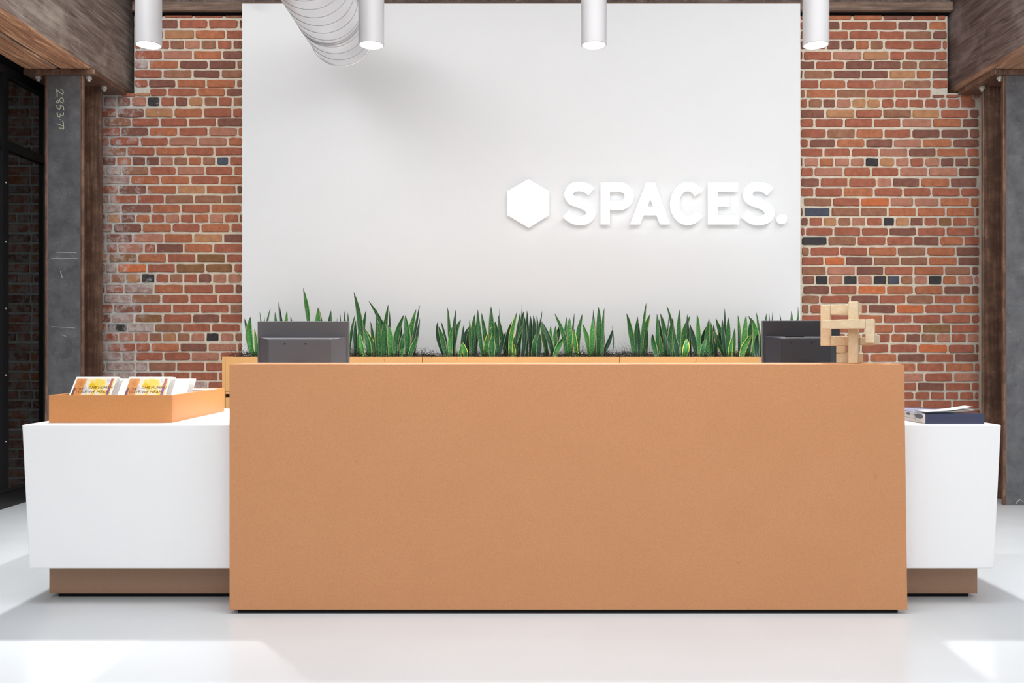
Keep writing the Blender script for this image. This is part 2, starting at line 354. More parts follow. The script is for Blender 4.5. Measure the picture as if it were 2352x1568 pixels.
rowsR = """
82 35r 330o 640o 990d 1330r 1610r 1720|195 35r 180d 505r 828r 1157d 1515o 1730|305 35d 270r 597r 942r 1243b 1560d 1735|415 35d 180r 340d 505d 668o 838b 1005r 1330r 1670r 1740
540 35r 75r 408l 755t 1065r 1245r 1590r 1735|648 35d 215r 555d 877d 1203b 1395b 1740|755 35d 75b 418d 740d 1058t 1370o 1550d 1745|868 35r 258o 570r 892l 1228b 1552r 1750
975 35b 105o 455b 802r 1125r 1388r 1548|1088 35r 130b 297d 450l 632t 803t 968r 1128r 1288r 1468r 1632r 1722r 1883r 2060|1205 35d 330t 670r 987b 1322t 1650r 1982d 2105
1312 35r 205r 545r 878r 1205l 1560o 1898d 2105|1435 40r 345b 677o 1000r 1322d 1655d 1985d 2105|1545 35r 140d 455o 790d 1110l 1443o 1792d 2105|1652 40r 308r 625r 948l 1283d 1608o 1953r 2105
1763 40b 78l 255o 432l 612l 785k 948t 1133l 1300r 1470l 1650d 1815d 1980b 2105|1875 40r 197l 538r 853r 1180l 1510l 1858d 2105|1997 40d 268r 595r 920l 1100d 1420o 1765d 2080d 2105
2108 40r 203r 532o 888r 1222r 1548r 1883r 2105|2222 40d 72b 410r 733O 1070l 1350l 1645o 1993o 2105|2335 40b 80n 392b 728b 1048o 1380o 1715o 2048d 2105
2447 40d 138r 302t 465b 630l 800r 990k 1130t 1300d 1460r 1628g 1790r 1960l 2105|2562 40r 100r 422r 740r 1060d 1382r 1715r 2055r 2105|2670 50k 355b 690r 1030r 1343d 1640o 1920r 2105
2788 50b 152r 495r 820o 1153b 1493o 1828d 2105|2898 50r 318O 558d 880b 1190b 1515o 1850d 2105|3010 50b 345l 680d 1005r 1345o 1695b 2010d 2105
3118 55d 215k 362l 537k 700l 875k 1037n 1190b 1345l 1510k 1672o 1848l 2035l 2105|3232 65d 385r 700O 1030o 1350o 1690d 2005d 2105|3340 50b 265r 615d 945r 1260b 1575r 1905o 2105
3450 50b 150r 480r 820d 1140O 1470r 1813o 2105|3563 50r 350r 670o 993r 1330r 1665r 2005r 2105|3675 50r 400r 790o 1115r 1445g 1775r 2105|3783 50r 230l 400r 570o 740b 910r 1080o 1255d 1428b 1605l 1775r 1955l 2105
3905 50r 390r 740r 1068r 1393O 1740r 2050d 2105|4012 50d 170r 500r 835o 1155d 1480r 1815d 2105|4120 50r 390r 720r 1060o 1375r 1705o 2040r 2105|4235 50d 160r 490r 810r 1130l 1470r 1800l 2105
4342 50b 380r 720r 1060r 1385d 1700r 2005d 2105|4447 50r 200r 370o 540r 700o 860l 1030r 1190o 1355o 1535o 1705d 1870r 2040r 2105|4545 50r 150r 480o 810r 1140r 1445o 1790r 2105
"""
def parse(t): return [r.split() for r in t.replace('\n', '|').split('|') if r.strip()]
def courses(txt, x0, sc, y0):
    out = []
    for r in parse(txt):
        py = y0+float(r[0])/sc; b = []
        for a in r[1:]: b.append((float(a.rstrip('rotdbklgwOn')), a[-1] if not a[-1].isdigit() else None))
        out.append((py, [((x0+b[i][0]/sc), (x0+b[i+1][0]/sc), b[i][1] or 'r') for i in range(len(b)-1)]))
    return out
cl = courses(rowsL, 225, 6.0, 20); cr = courses(rowsR, 1830, 5.004, 20)
for cc, xa, xb in ((cl, 231.7, 562), (cr, 1838, 2252)):
    py = cc[-1][0]+22.4; k_ = 1
    while py < 1128:
        hd = (k_ % 6 == (2 if cc is cl else 5)); st = 34 if hd else 66; x = xa-R.uniform(0, st); row = []
        while x < xb: row.append((x, min(x+st, xb), R.choice('rrrrodbblro'))); x += st
        cc.append((py, row)); py += 22.4; k_ += 1
def lay(wall, cc, rnd, lim=298):
    allb = []
    for i, (py, row) in enumerate(cc):
        up = cc[i-1][0] if i else py-22.2; dn = cc[i+1][0] if i+1 < len(cc) else py+22.2
        hh = min(18.6, (dn-up)/2*.775)
        for a, b, c in row:
            g = 2.6
            if (b-a) < 7: continue
            allb.append(((a+g), (b-g), py, hh, c))
    extra = MB(); n = 0
    for a, b, py, hh, c in allb:
        wv, hv = (b-a)/308, hh/308; v, f = brick(wv, hv, rnd); cx, cz = ((a+b)/2-1176)/308, H+(800-py)/308
        hid = py > 1000
        if n < lim and not hid:
            me = bpy.data.meshes.new('brick'); me.from_pydata(v, [], f); me.materials.append(BM[c]); o = bpy.data.objects.new('brick', me)
            COL.objects.link(o); o.parent = wall; o.location = (cx, YW-.001, cz); n += 1
        else: extra.add([(x+cx, y+YW-.001, z+cz) for x, y, z in v], f)
    if extra.v: o = obj('lower_bricks', extra, BM['r'], wall); o['kind'] = 'stuff'
    print('bricks', n, len(allb))
lay(wall_l, cl, random.Random(3)); lay(wall_r, cr, random.Random(4))
# courses that run on behind the glazing and the columns
bg = [MB(), MB(), MB()]; rnd = random.Random(9)
for i, (py, _) in enumerate(cl):
    if py < 180: continue
    hd = i % 6 == 3; st = 34 if hd else 67; x = -262-rnd.uniform(0, 8)
    while x < 226:
        b = min(x+st, 228)
        if b-x > 10:
            v, f = brick((b-x-4.6)/308, 17.5/308, rnd); cx, cz = ((x+b)/2-1176)/308, H+(800-py)/308
            bg[rnd.choice((0, 0, 1, 2))].add([(p[0]+cx, p[1]+YW-.001, p[2]+cz) for p in v], f)
        x += st
for q, m_ in zip(bg, 'rdo'): o = obj('side_bricks', q, BM[m_], wall_l); o['kind'] = 'stuff'
bg = [MB(), MB(), MB()]
for i, (py, _) in enumerate(cr):
    if py < 215: continue
    st = 34 if i % 6 == 3 else 67; x = 2253
    while x < 2440:
        b = x+st; v, f = brick((b-x-4.6)/308, 17.5/308, rnd); cx, cz = ((x+b)/2-1176)/308, H+(800-py)/308
        bg[rnd.choice((0, 0, 1, 2))].add([(p[0]+cx, p[1]+YW-.001, p[2]+cz) for p in v], f); x += st
for q, m_ in zip(bg, 'rdo'): o = obj('side_bricks', q, BM[m_], wall_r); o['kind'] = 'stuff'
# broken half course under each beam end
for wl, lst in ((wall_l, [(278, 312, 218, 8, 'r'), (312, 345, 217, 7, 't'), (246, 262, 216, 6, 'b')]), (wall_r, [(2141, 2171, 221, 7, 'd'), (2173, 2203, 221, 7, 'r'), (2207, 2233, 225, 12, 'o'), (2236, 2250, 222, 7, 'b')])):
    for a, b, py, hh, c in lst:
        v, f = brick((b-a-2)/308, hh/308, rnd); me = bpy.data.meshes.new('brick'); me.from_pydata(v, [], f); me.materials.append(BM[c])
        o = bpy.data.objects.new('brick', me); COL.objects.link(o); o.parent = wl; o.location = (((a+b)/2-1176)/308, YW-.001, H+(800-py)/308)

# ------------------------------------------------------------------ timbers and steel
def beam(x0, x1, z0, z1, y0, y1, seed, ch=(0, 0), cl_=.05):
    """rough sawn timber along y; ch = (left,right) chamfer at the bottom corners"""
    rr = random.Random(seed); prof = [(x0, z1)]
    prof += [(x0, z0+ch[0]*1.5), (x0+ch[0]*.35, z0+ch[0]*.5), (x0+ch[0]+.001, z0)] if ch[0] else [(x0, z0+.012), (x0+.012, z0)]
    prof += [(x1-ch[1]-.001, z0), (x1-ch[1]*.35, z0+ch[1]*.5), (x1, z0+ch[1]*1.5)] if ch[1] else [(x1-.012, z0), (x1, z0+.012)]
    prof += [(x1, z1)]; n = len(prof); m = 40; vs = []
    for i in range(m):
        y = y0+(y1-y0)*i/(m-1)
        for x, z in prof: vs.append((x+rr.uniform(-.003, .003), y, z+rr.uniform(-.003, .003)*(z < z1)))
    mb = MB(); mb.add(vs, [(i*n+q, (i+1)*n+q, (i+1)*n+(q+1) % n, i*n+(q+1) % n) for i in range(m-1) for q in range(n)]+[tuple(range(n)), tuple(range(m*n-1, (m-1)*n-1, -1))])
    return mb
BZ = 3.003
o = obj('timber_beam', beam(-3.36, -3.135, BZ, 3.95, -.4, YW+.15, 1), M['timber_l']); tag(o, 'outer grey-brown timber of the left ceiling beam, above the glazing', 'beam')
o = obj('timber_beam', beam(-3.115, -2.89, BZ, 3.95, -.4, YW+.15, 2, (0, .02)), M['timber_l']); tag(o, 'weathered inner timber of the left ceiling beam, knotty side toward the desk', 'beam')
o = obj('timber_beam', beam(3.275, 3.80, BZ, 3.95, -.4, YW+.15, 3, (.06, 0)), M['timber_r']); tag(o, 'dark brown timber ceiling beam bearing on the right steel column', 'beam')
t = thing('header_timber', 'dark brown timber header running along the top of the brick wall', 'beam', (0, 6.3, 3.57))
obj('lower_timber', box(-2.80, 3.25, 6.255, YW+.2, 3.572, 3.635), M['timber_h'], t, bevel=.004)
obj('upper_timber', box(-2.80, 3.25, 6.285, YW+.2, 3.64, 3.95), M['timber_r'], t, bevel=.004)
obj('dark_gap', box(-2.82, 3.25, 6.30, YW+.2, 3.560, 3.571), M['void'], t)
def column(x0, x1, lab, px0, px1, side):
    ya, yb = 5.856, 6.135; t = thing('steel_column', lab, 'column', ((x0+x1)/2, (ya+yb)/2, 0)); zt = 2.965; tf = .024
    for nm, a in (('front_flange', ya), ('rear_flange', yb-tf)):
        mb = MB(); mb.add([(x0, a, 0), (x1, a, 0), (x1, a+tf, 0), (x0, a+tf, 0), (x0, a, zt), (x1, a, zt), (x1, a+tf, zt), (x0, a+tf, zt)],
            [(3, 2, 1, 0), (4, 5, 6, 7), (0, 1, 5, 4), (1, 2, 6, 5), (2, 3, 7, 6), (3, 0, 4, 7)])
        uv = {0: 0, 1: 1, 2: 1, 3: 0, 4: 0, 5: 1, 6: 1, 7: 0}
        for i, f in enumerate(mb.f): mb.uv[i] = [(uv[q], mb.v[q][2]/3) for q in f]
        obj(nm, mb, M['steel'] if nm == 'front_flange' else M['rust'], t, bevel=.003)
    obj('web', box((x0+x1)/2-.009, (x0+x1)/2+.009, ya+tf, yb-tf, 0, zt), M['rust'], t)
    # rolled flange tips, rusty
    obj('flange_tip', box(x0-.001, x0+.018, ya-.0015, ya+tf+.001, 0, zt), M['rust'], t, bevel=.004)
    obj('flange_tip', box(x1-.018, x1+.001, ya-.0015, ya+tf+.001, 0, zt), M['rust'], t, bevel=.004)
    cp = obj('cap_plate', box(px0, px1, 5.835, YW-.012, zt, BZ-.004), M['rust'], t, bevel=.003)
    for bx_, by_ in (((px0+.07), 5.9), ((px1-.07), 5.9), ((px1-.07 if side > 0 else px0+.07), 6.12), ((px0+.07 if side > 0 else px1-.07), 6.12)):
        mb = MB(); mb.cyl((bx_, by_, zt-.016), .021, .016, n=6); mb.cyl((bx_, by_, zt-.030), .011, .014, n=10); obj('bolt', mb, M['bolt'], cp, bevel=.002)
    return t
c1 = column(-3.222, -2.958, 'grey steel column on the left with rusty edges and chalk numbers', -3.36, -2.87, 1)
c2 = column(3.39, 3.654, 'grey scuffed steel column with rusty edges at the right edge of the room', 3.32, 3.80, -1)
mb = MB(); s_ = 333
strokes = [[(185, 155), (203, 200), (207, 280)], [(185, 158), (250, 215), (285, 240), (300, 210), (285, 170), (255, 165)],
 [(300, 340), (285, 370), (250, 345), (215, 328), (190, 350), (205, 372), (240, 345), (245, 310), (270, 290), (295, 305), (300, 340)],
 [(200, 400), (205, 445), (235, 468), (258, 445), (250, 405), (296, 418), (305, 478)],
 [(205, 515), (213, 570), (238, 582), (255, 555), (248, 530)], [(252, 558), (285, 562), (302, 540), (296, 515)], [(243, 618), (254, 620)],
 [(215, 682), (255, 697), (300, 715)], [(285, 640), (298, 660), (302, 760)], [(240, 747), (270, 748), (302, 765)]]
for st in strokes:
    pts = [((100+x/6.53-1176)/s_, H+(800-(180+y/6.53))/s_) for x, y in st]; mb.ribbon_y(pts, .0058, 5.8535, 5.857)
obj('chalk_number', mb, M['chalk'], c1, label='chalked number reading downward')
mb = MB()
for (x0, y0, x1, y1) in ((128, 579, 176, 580), (118, 593, 178, 594), (118, 750, 172, 753), (140, 768, 152, 772), (139, 622, 143, 638)):
    mb.ribbon_y([((x0-1176)/s_, H+(800-y0)/s_), ((x1-1176)/s_, H+(800-y1)/s_)], .003, 5.8545, 5.857)
obj('scratch', mb, M['bolt'], c1)
mb = MB()
pts = [((x-1176)/s_, H+(800-y)/s_) for x, y in ((2334, 1156), (2341, 1146), (2350, 1152))]; mb.ribbon_y(pts, .004, 5.8535, 5.857)
obj('chalk_mark', mb, M['chalk'], c2)

# glazed screen on the left
gx = -3.45
wn = struct('window_1', MB().box(gx-.03, gx+.03, 1.6, 6.30, 0, .115), M['black_metal'], bevel=.004)
fr = MB(); fr.box(gx-.03, gx+.03, 1.6, 6.30, 2.43, 2.49); obj('transom', fr, M['black_metal'], wn)
obj('top_rail', box(gx-.03, gx+.03, 1.6, 6.30, 2.93, 2.995), M['black_metal'], wn)
obj('glazing_bead', box(gx+.03, gx+.042, 1.6, 6.30, .115, .135), M['black_metal'], wn)
for y in (1.6, 3.2, 4.66, 5.70, 6.235): obj('mullion', box(gx-.03, gx+.032, y, y+.065, .115, 2.93), M['black_metal'], wn)
for y0, y1 in ((1.665, 3.2), (3.265, 4.66), (4.725, 5.70), (5.765, 6.235)):
    for z0, z1 in ((.115, 2.43), (2.49, 2.93)): obj('pane', box(gx-.004, gx+.004, y0, y1, z0, z1), M['glass'], wn)
for z in (.45, .9, 1.35, 1.8, 2.2): obj('screw', MB().cyl((gx+.028, 5.733, z), .006, .006, 'x', 8), M['bolt'], wn)
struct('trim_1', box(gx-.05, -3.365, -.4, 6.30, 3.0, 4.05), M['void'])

# ------------------------------------------------------------------ duct
t = thing('ventilation_duct', 'round galvanised spiral duct hanging from the ceiling at the top left of the white wall', 'duct', (-1.14, 4.0, 3.18))
dx, dz, dr, ye = -1.14, 3.18, .21, 5.685
mb = MB(); n = 64; ys = [1.6, ye-.41, ye-.40, ye]; 
for rr_ in (dr, dr-.004):
    vs = [(dx+rr_*math.cos(2*PI*q/n), y, dz+rr_*math.sin(2*PI*q/n)) for y in (1.6, ye) for q in range(n)]
    mb.add(vs, [(q, (q+1) % n, n+(q+1) % n, n+q) for q in range(n)])
obj('duct_pipe', mb, M['galv'], t, smooth=True)
def ring(mb, y, r, tr, n=64, skew=0):
    pts = [(dx+r*math.cos(2*PI*q/n), y+skew*q/n, dz+r*math.sin(2*PI*q/n)) for q in range(n+1)]; mb.tube(pts, tr, 6)
hel = MB(); pitch = .118; y = 1.7; pts = []
while y < ye-.02:
    a = 2*PI*(y-1.7)/pitch; pts.append((dx+(dr+.0002)*math.cos(a), y, dz+(dr+.0002)*math.sin(a))); y += pitch/48
hel.tube(pts, .0022, 5); obj('spiral_seam', hel, M['seam'], t, smooth=True)
for yy in (ye-.418, ye-.39): q = MB(); ring(q, yy, dr+.001, .0035); obj('coupling_band', q, M['seam'], t, smooth=True)
q = MB(); ring(q, ye, dr, .006); obj('end_rim', q, M['galv'], t, smooth=True)
for a in (-PI/2-.75, -PI/2, -PI/2+.72): obj('rivet', MB().cyl((dx+dr*math.cos(a)*.995, ye-.03, dz+dr*math.sin(a)*.995), .005, .004, 'z', 8), M['bolt'], t)
for yy, sx_ in ((4.75, -1), (4.95, 1)):
    q = MB(); x0 = dx+sx_*(dr+.004); q.tube([(x0, yy, dz+.02), (x0+sx_*.002, yy, dz+.3), (x0-sx_*.05, yy, 4.05)], .008, 6); obj('hanger_strap', q, M['white_paint'], t)
o = thing('sprinkler_head', 'small white sprinkler drop at the top left corner of the white wall', 'sprinkler', (-1.87, 6.05, 3.57))
q = MB(); q.tube([(-1.96, 6.1, 4.05), (-1.90, 6.05, 3.75), (-1.865, 6.03, 3.60)], .009, 8); obj('pipe', q, M['white_paint'], o, smooth=True)
q = MB(); q.lathe([(0, 0), (.014, .004), (.016, .014), (.010, .026), (.009, .04)], (-1.865, 6.03, 3.568), 14); obj('head', q, M['white_paint'], o, smooth=True)

# ------------------------------------------------------------------ pendant lamps
LD = 4.65; LZ = 2.739; LR = .0695
labs = ['white cylinder pendant lamp in front of the brick, leftmost of four', 'white cylinder pendant lamp beside the round duct', 'white cylinder pendant lamp hanging alone before the white wall, third from the left', 'white cylinder pendant lamp at the right brick wall, rightmost of four']
for i, px in enumerate((341, 853, 1364, 1874)):
    x = (px-1176)*LD/F
    t = thing('pendant_lamp', labs[i], 'lamp', (x, LD, LZ), 'white cylinder pendants over the reception desk')
    obj('housing', MB().lathe([(LR-.010, .012), (LR-.006, 0), (LR, .002), (LR, .74), (LR-.004, .745), (.02, .745)], (x, LD, LZ), 64), M['white_paint'], t, smooth='auto')
    obj('diffuser', MB().lathe([(0, .006), (LR-.0095, .006), (LR-.0095, .010), (0, .010)], (x, LD, LZ), 48), M['disc'], t)
    obj('cable', MB().cyl((x, LD, LZ+.745), .004, 4.05-LZ-.745, n=8), M['white_paint'], t)
    obj('canopy', MB().cyl((x, LD, 4.02), .05, .03, n=32), M['white_paint'], t)
    l = bpy.data.lights.new('pendant_spot', 'SPOT'); l.energy = 230; l.spot_size = math.radians(92); l.spot_blend = .6; l.shadow_soft_size = .045; l.color = (1, .985, .965)
    lo = bpy.data.objects.new('pendant_spot', l); COL.objects.link(lo); lo.parent = t; lo.location = (0, 0, -.012)

# ------------------------------------------------------------------ sign
t = thing('wall_sign', 'glowing white hexagon and raised capital letters on the white wall', 'sign', (1.0, YP, 2.1))
sy0, sy1 = YP-.055, YP-.025; ss = F/sy0
def zs(X, Y): px, py = 1120+X/3.178, 380+Y/3.178; return ((px-1176)/ss, H+(800-py)/ss)
def letter(name, build):
    a = MB(); build(a, sy0, sy0+.012); b = MB(); build(b, sy0+.012, sy1)
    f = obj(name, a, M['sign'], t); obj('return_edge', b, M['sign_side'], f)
    return f
def poly(pts): 
    q = [zs(*p) for p in pts]
    ar = sum(q[i][0]*q[(i+1) % len(q)][1]-q[(i+1) % len(q)][0]*q[i][1] for i in range(len(q)))
    return q if ar > 0 else q[::-1]
def bl_poly(*ps): return lambda mb, y0, y1: [mb.prism_y(poly(p), y0, y1) for p in ps]
def cr_spline(P, k=6):
    o_ = []
    for i in range(len(P)-1):
        p0, p1, p2, p3 = P[max(i-1, 0)], P[i], P[i+1], P[min(i+2, len(P)-1)]
        for j in range(k):
            u = j/k; o_.append(tuple(.5*((2*p1[c])+(-p0[c]+p2[c])*u+(2*p0[c]-5*p1[c]+4*p2[c]-p3[c])*u*u+(-p0[c]+3*p1[c]-3*p2[c]+p3[c])*u**3) for c in (0, 1)))
    return o_+[P[-1]]
Wd = 64/3.178/ss
def rib(P, w=Wd): return lambda mb, y0, y1: mb.ribbon_y([zs(*p) for p in P], w, y0, y1)
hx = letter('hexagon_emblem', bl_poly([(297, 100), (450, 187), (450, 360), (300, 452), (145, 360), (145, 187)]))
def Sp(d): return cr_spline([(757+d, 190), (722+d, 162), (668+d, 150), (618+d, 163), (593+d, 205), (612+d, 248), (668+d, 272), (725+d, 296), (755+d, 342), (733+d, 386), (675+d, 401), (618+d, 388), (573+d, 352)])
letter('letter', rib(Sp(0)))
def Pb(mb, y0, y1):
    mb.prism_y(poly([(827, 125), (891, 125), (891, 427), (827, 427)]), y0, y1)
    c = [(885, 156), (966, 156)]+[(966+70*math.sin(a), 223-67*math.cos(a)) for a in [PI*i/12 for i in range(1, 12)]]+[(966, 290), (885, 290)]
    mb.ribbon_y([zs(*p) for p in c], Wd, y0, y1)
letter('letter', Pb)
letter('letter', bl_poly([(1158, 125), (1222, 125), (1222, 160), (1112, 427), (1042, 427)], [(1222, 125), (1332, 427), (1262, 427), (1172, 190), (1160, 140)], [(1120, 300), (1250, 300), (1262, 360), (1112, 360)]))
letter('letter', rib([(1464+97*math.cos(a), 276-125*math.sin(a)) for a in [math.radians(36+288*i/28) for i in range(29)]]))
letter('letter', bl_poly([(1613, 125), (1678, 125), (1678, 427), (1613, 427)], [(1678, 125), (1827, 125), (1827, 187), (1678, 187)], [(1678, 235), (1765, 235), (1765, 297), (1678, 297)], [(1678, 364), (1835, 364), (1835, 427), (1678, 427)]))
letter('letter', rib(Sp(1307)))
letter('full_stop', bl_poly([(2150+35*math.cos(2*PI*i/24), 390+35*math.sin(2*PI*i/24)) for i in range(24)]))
for (X, Y) in ((297, 275), (858, 200), (858, 380), (1645, 200), (1645, 380), (1460, 400), (1090, 390), (1285, 390), (680, 400), (1985, 400), (2150, 390)):
    x, z = zs(X, Y); obj('standoff', MB().cyl((x, sy1, z), .005, .026, 'y', 8), M['bolt'], t)

# ------------------------------------------------------------------ reception desk
s_ = 565; yf = F/s_; yb = F/513; x0, x1 = -649/s_, 901/s_; zt = 1.016; zb = .018
t = thing('reception_desk', 'long brown fibreboard reception desk in the middle of the room', 'desk', ((x0+x1)/2, yf, 0))
obj('front_panel', MB().hexa([(x0, yf, zb), (x1+.013, yf, zb), (x1+.013, yf+.02, zb), (x0, yf+.02, zb), (x0, yf, zt-.002), (x1, yf, zt-.002), (x1, yf+.02, zt-.002), (x0, yf+.02, zt-.002)]), M['mdf'], t, bevel=.0012)
obj('ledge_top', box(x0+.001, x1-.001, yf+.0205, yb, zt-.02, zt), M['mdf'], t, bevel=.001)
for xx in (x0+.001, x1-.021): obj('side_panel', box(xx, xx+.02, yf+.0205, yb, zb, zt-.0205), M['mdf'], t, bevel=.001)
obj('back_panel', box(x0+.0215, x1-.0215, yb-.02, yb-.001, .78, zt-.0205), M['mdf'], t)
obj('plinth', box(x0+.03, x1-.02, yf+.015, yb-.02, 0, zb), M['black'], t)
obj('work_surface', box(x0+.0215, x1-.0215, yb-.019, 4.51, .735, .76), M['white_solid'], t, bevel=.002)
obj('modesty_panel', box(x0+.1, x1-.1, 4.40, 4.42, .018, .7345), M['mdf'], t)
for xx in (x0+.10, x1-.12): obj('leg_panel', box(xx, xx+.02, yb, 4.399, 0, .7345), M['mdf'], t)
# white counters either side
def counter(xo, xi, lab):
    sg = -1 if xo < xi else 1; ya, yb_ = F/548, F/432; ztp = .76; zbt = .158; tp = .030
    t = thing('white_counter', lab, 'counter', ((xo+xi)/2, ya, 0))
    a, b = (xo, xi) if xo < xi else (xi, xo)
    ab, bb = (a+tp if sg < 0 else a), (b-tp if sg > 0 else b)
    obj('body', MB().hexa([(ab, ya, zbt), (bb, ya, zbt), (bb, yb_, zbt), (ab, yb_, zbt), (a, ya, ztp), (b, ya, ztp), (b, yb_, ztp), (a, yb_, ztp)]), M['white_solid'], t, bevel=.005)
    pa, pb = ((a+.05, b) if sg < 0 else (a, b-.05)); 
    pa = (113-1176)/530 if sg < 0 else a; pb = (2245-1176)/530 if sg > 0 else b
    obj('plinth', box(pa, pb, F/530, yb_-.08, .018, zbt-.001), M['mdf_dark'], t, bevel=.001)
    obj('kick_strip', box(pa+(.03 if sg < 0 else 0), pb-(.03 if sg > 0 else 0), F/530+.02, yb_-.1, 0, .0175), M['black'], t)
    return t
counter((50-1176)/548, x0-.001, 'low white counter to the left of the brown desk, carrying the magazine tray')
counter((2300-1176)/548, x1+.016, 'short low white counter to the right of the brown desk, under the navy book')

# ------------------------------------------------------------------ credenza with planter
yc = F/350; xa, xb = (510-1176)/350, 2.02; zc = 1.026
t = thing('planter_cabinet', 'long warm-lit brown fibreboard cabinet with planter top against the white wall', 'cabinet', ((xa+xb)/2, yc, 0))
ybk = YP-.004; th = .019
for xx in (xa, xb-th): obj('side_panel', box(xx, xx+th, yc, ybk, 0, zc), M['mdf_light'], t, bevel=.001)
for k_ in range(3):
    a = xa+th+.001+k_*(xb-xa-2*th)/3; b = a+(xb-xa-2*th)/3-.003
    obj('planter_front', box(a, b, yc+.002, yc+.021, .80, zc-.001), M['mdf_light'], t, bevel=.001)
obj('back_panel', box(xa+th, xb-th, ybk-.012, ybk, .06, zc-.003), M['mdf_light'], t)
obj('trough_floor', box(xa+th+.001, xb-th-.001, yc+.022, ybk-.013, .70, .715), M['mdf_light'], t)
obj('soil', box(xa+th+.002, xb-th-.002, yc+.023, ybk-.014, .716, zc-.028), M['soil'], t)
obj('inner_shelf', box(xa+th+.001, xb-th-.001, yc+.05, ybk-.013, .06, .08), M['gap_brown'], t)
nd = 6; dw = (xb-xa-2*th)/nd
for k_ in range(nd):
    a = xa+th+.003+k_*dw; b = a+dw-.004; nx0, nx1 = (a, a+.12) if k_ % 2 == 0 else (b-.12, b)
    mb = MB(); mb.box(a, b, yc+.002, yc+.021, .02, .757)
    if nx0 > a+.01: mb.box(a, nx0, yc+.002, yc+.021, .757, .781)
    else: mb.box(nx1, b, yc+.002, yc+.021, .757, .781)
    mb.box(a, b, yc+.002, yc+.021, .781, .796)
    obj('door', mb, M['mdf_light'], t)
obj('door_recess', box(xa+th+.001, xb-th-.001, yc+.030, yc+.045, .08, .699), M['gap_brown'], t)

# moss
rm = random.Random(12); mb = MB()
def curl(x, y, z, L, up, mb):
    p = Vector((x, y, z)); d = Vector((rm.uniform(-1, 1), rm.uniform(-1, 1), up*rm.uniform(.2, 1))).normalized(); pts = [p.copy()]; ax = Vector((rm.uniform(-1, 1), rm.uniform(-1, 1), rm.uniform(-1, 1))).normalized(); st = rm.uniform(.2, .75)
    for i in range(6): p = p+d*L/6; d = (Matrix.Rotation(st, 3, ax) @ d); p.z = max(p.z, .985); p.y = min(p.y, ybk-.02); pts.append(p.copy())
    mb.tube(pts, .0011, 3, .0005)
segs = [(512, 600), (800, 1000), (1000, 1410), (1420, 1850)]
for _ in range(6500):
    x = rm.uniform(xa+.03, xb-.03); px = 1176+x*338
    tall = rm.random() < (.22 if any(abs(px-c) < 30 for c in (575, 955, 815, 1100, 1150, 1220, 1340, 1400, 1445, 1470, 1600, 1700)) else .05)
    hgt = .0 if (960 < px < 1005 or 1408 < px < 1425) else .012
    curl(x, rm.uniform(yc+.03, ybk-.04), zc-.028+rm.uniform(.004, .036)+hgt*1.6*rm.random(), rm.uniform(.03, .07)+(.05 if tall else 0), .6 if tall else .12, mb)
o = obj('dried_moss', mb, M['moss']); tag(o, 'dark curly dried moss covering the planter around the snake plants', 'moss', kind='stuff')

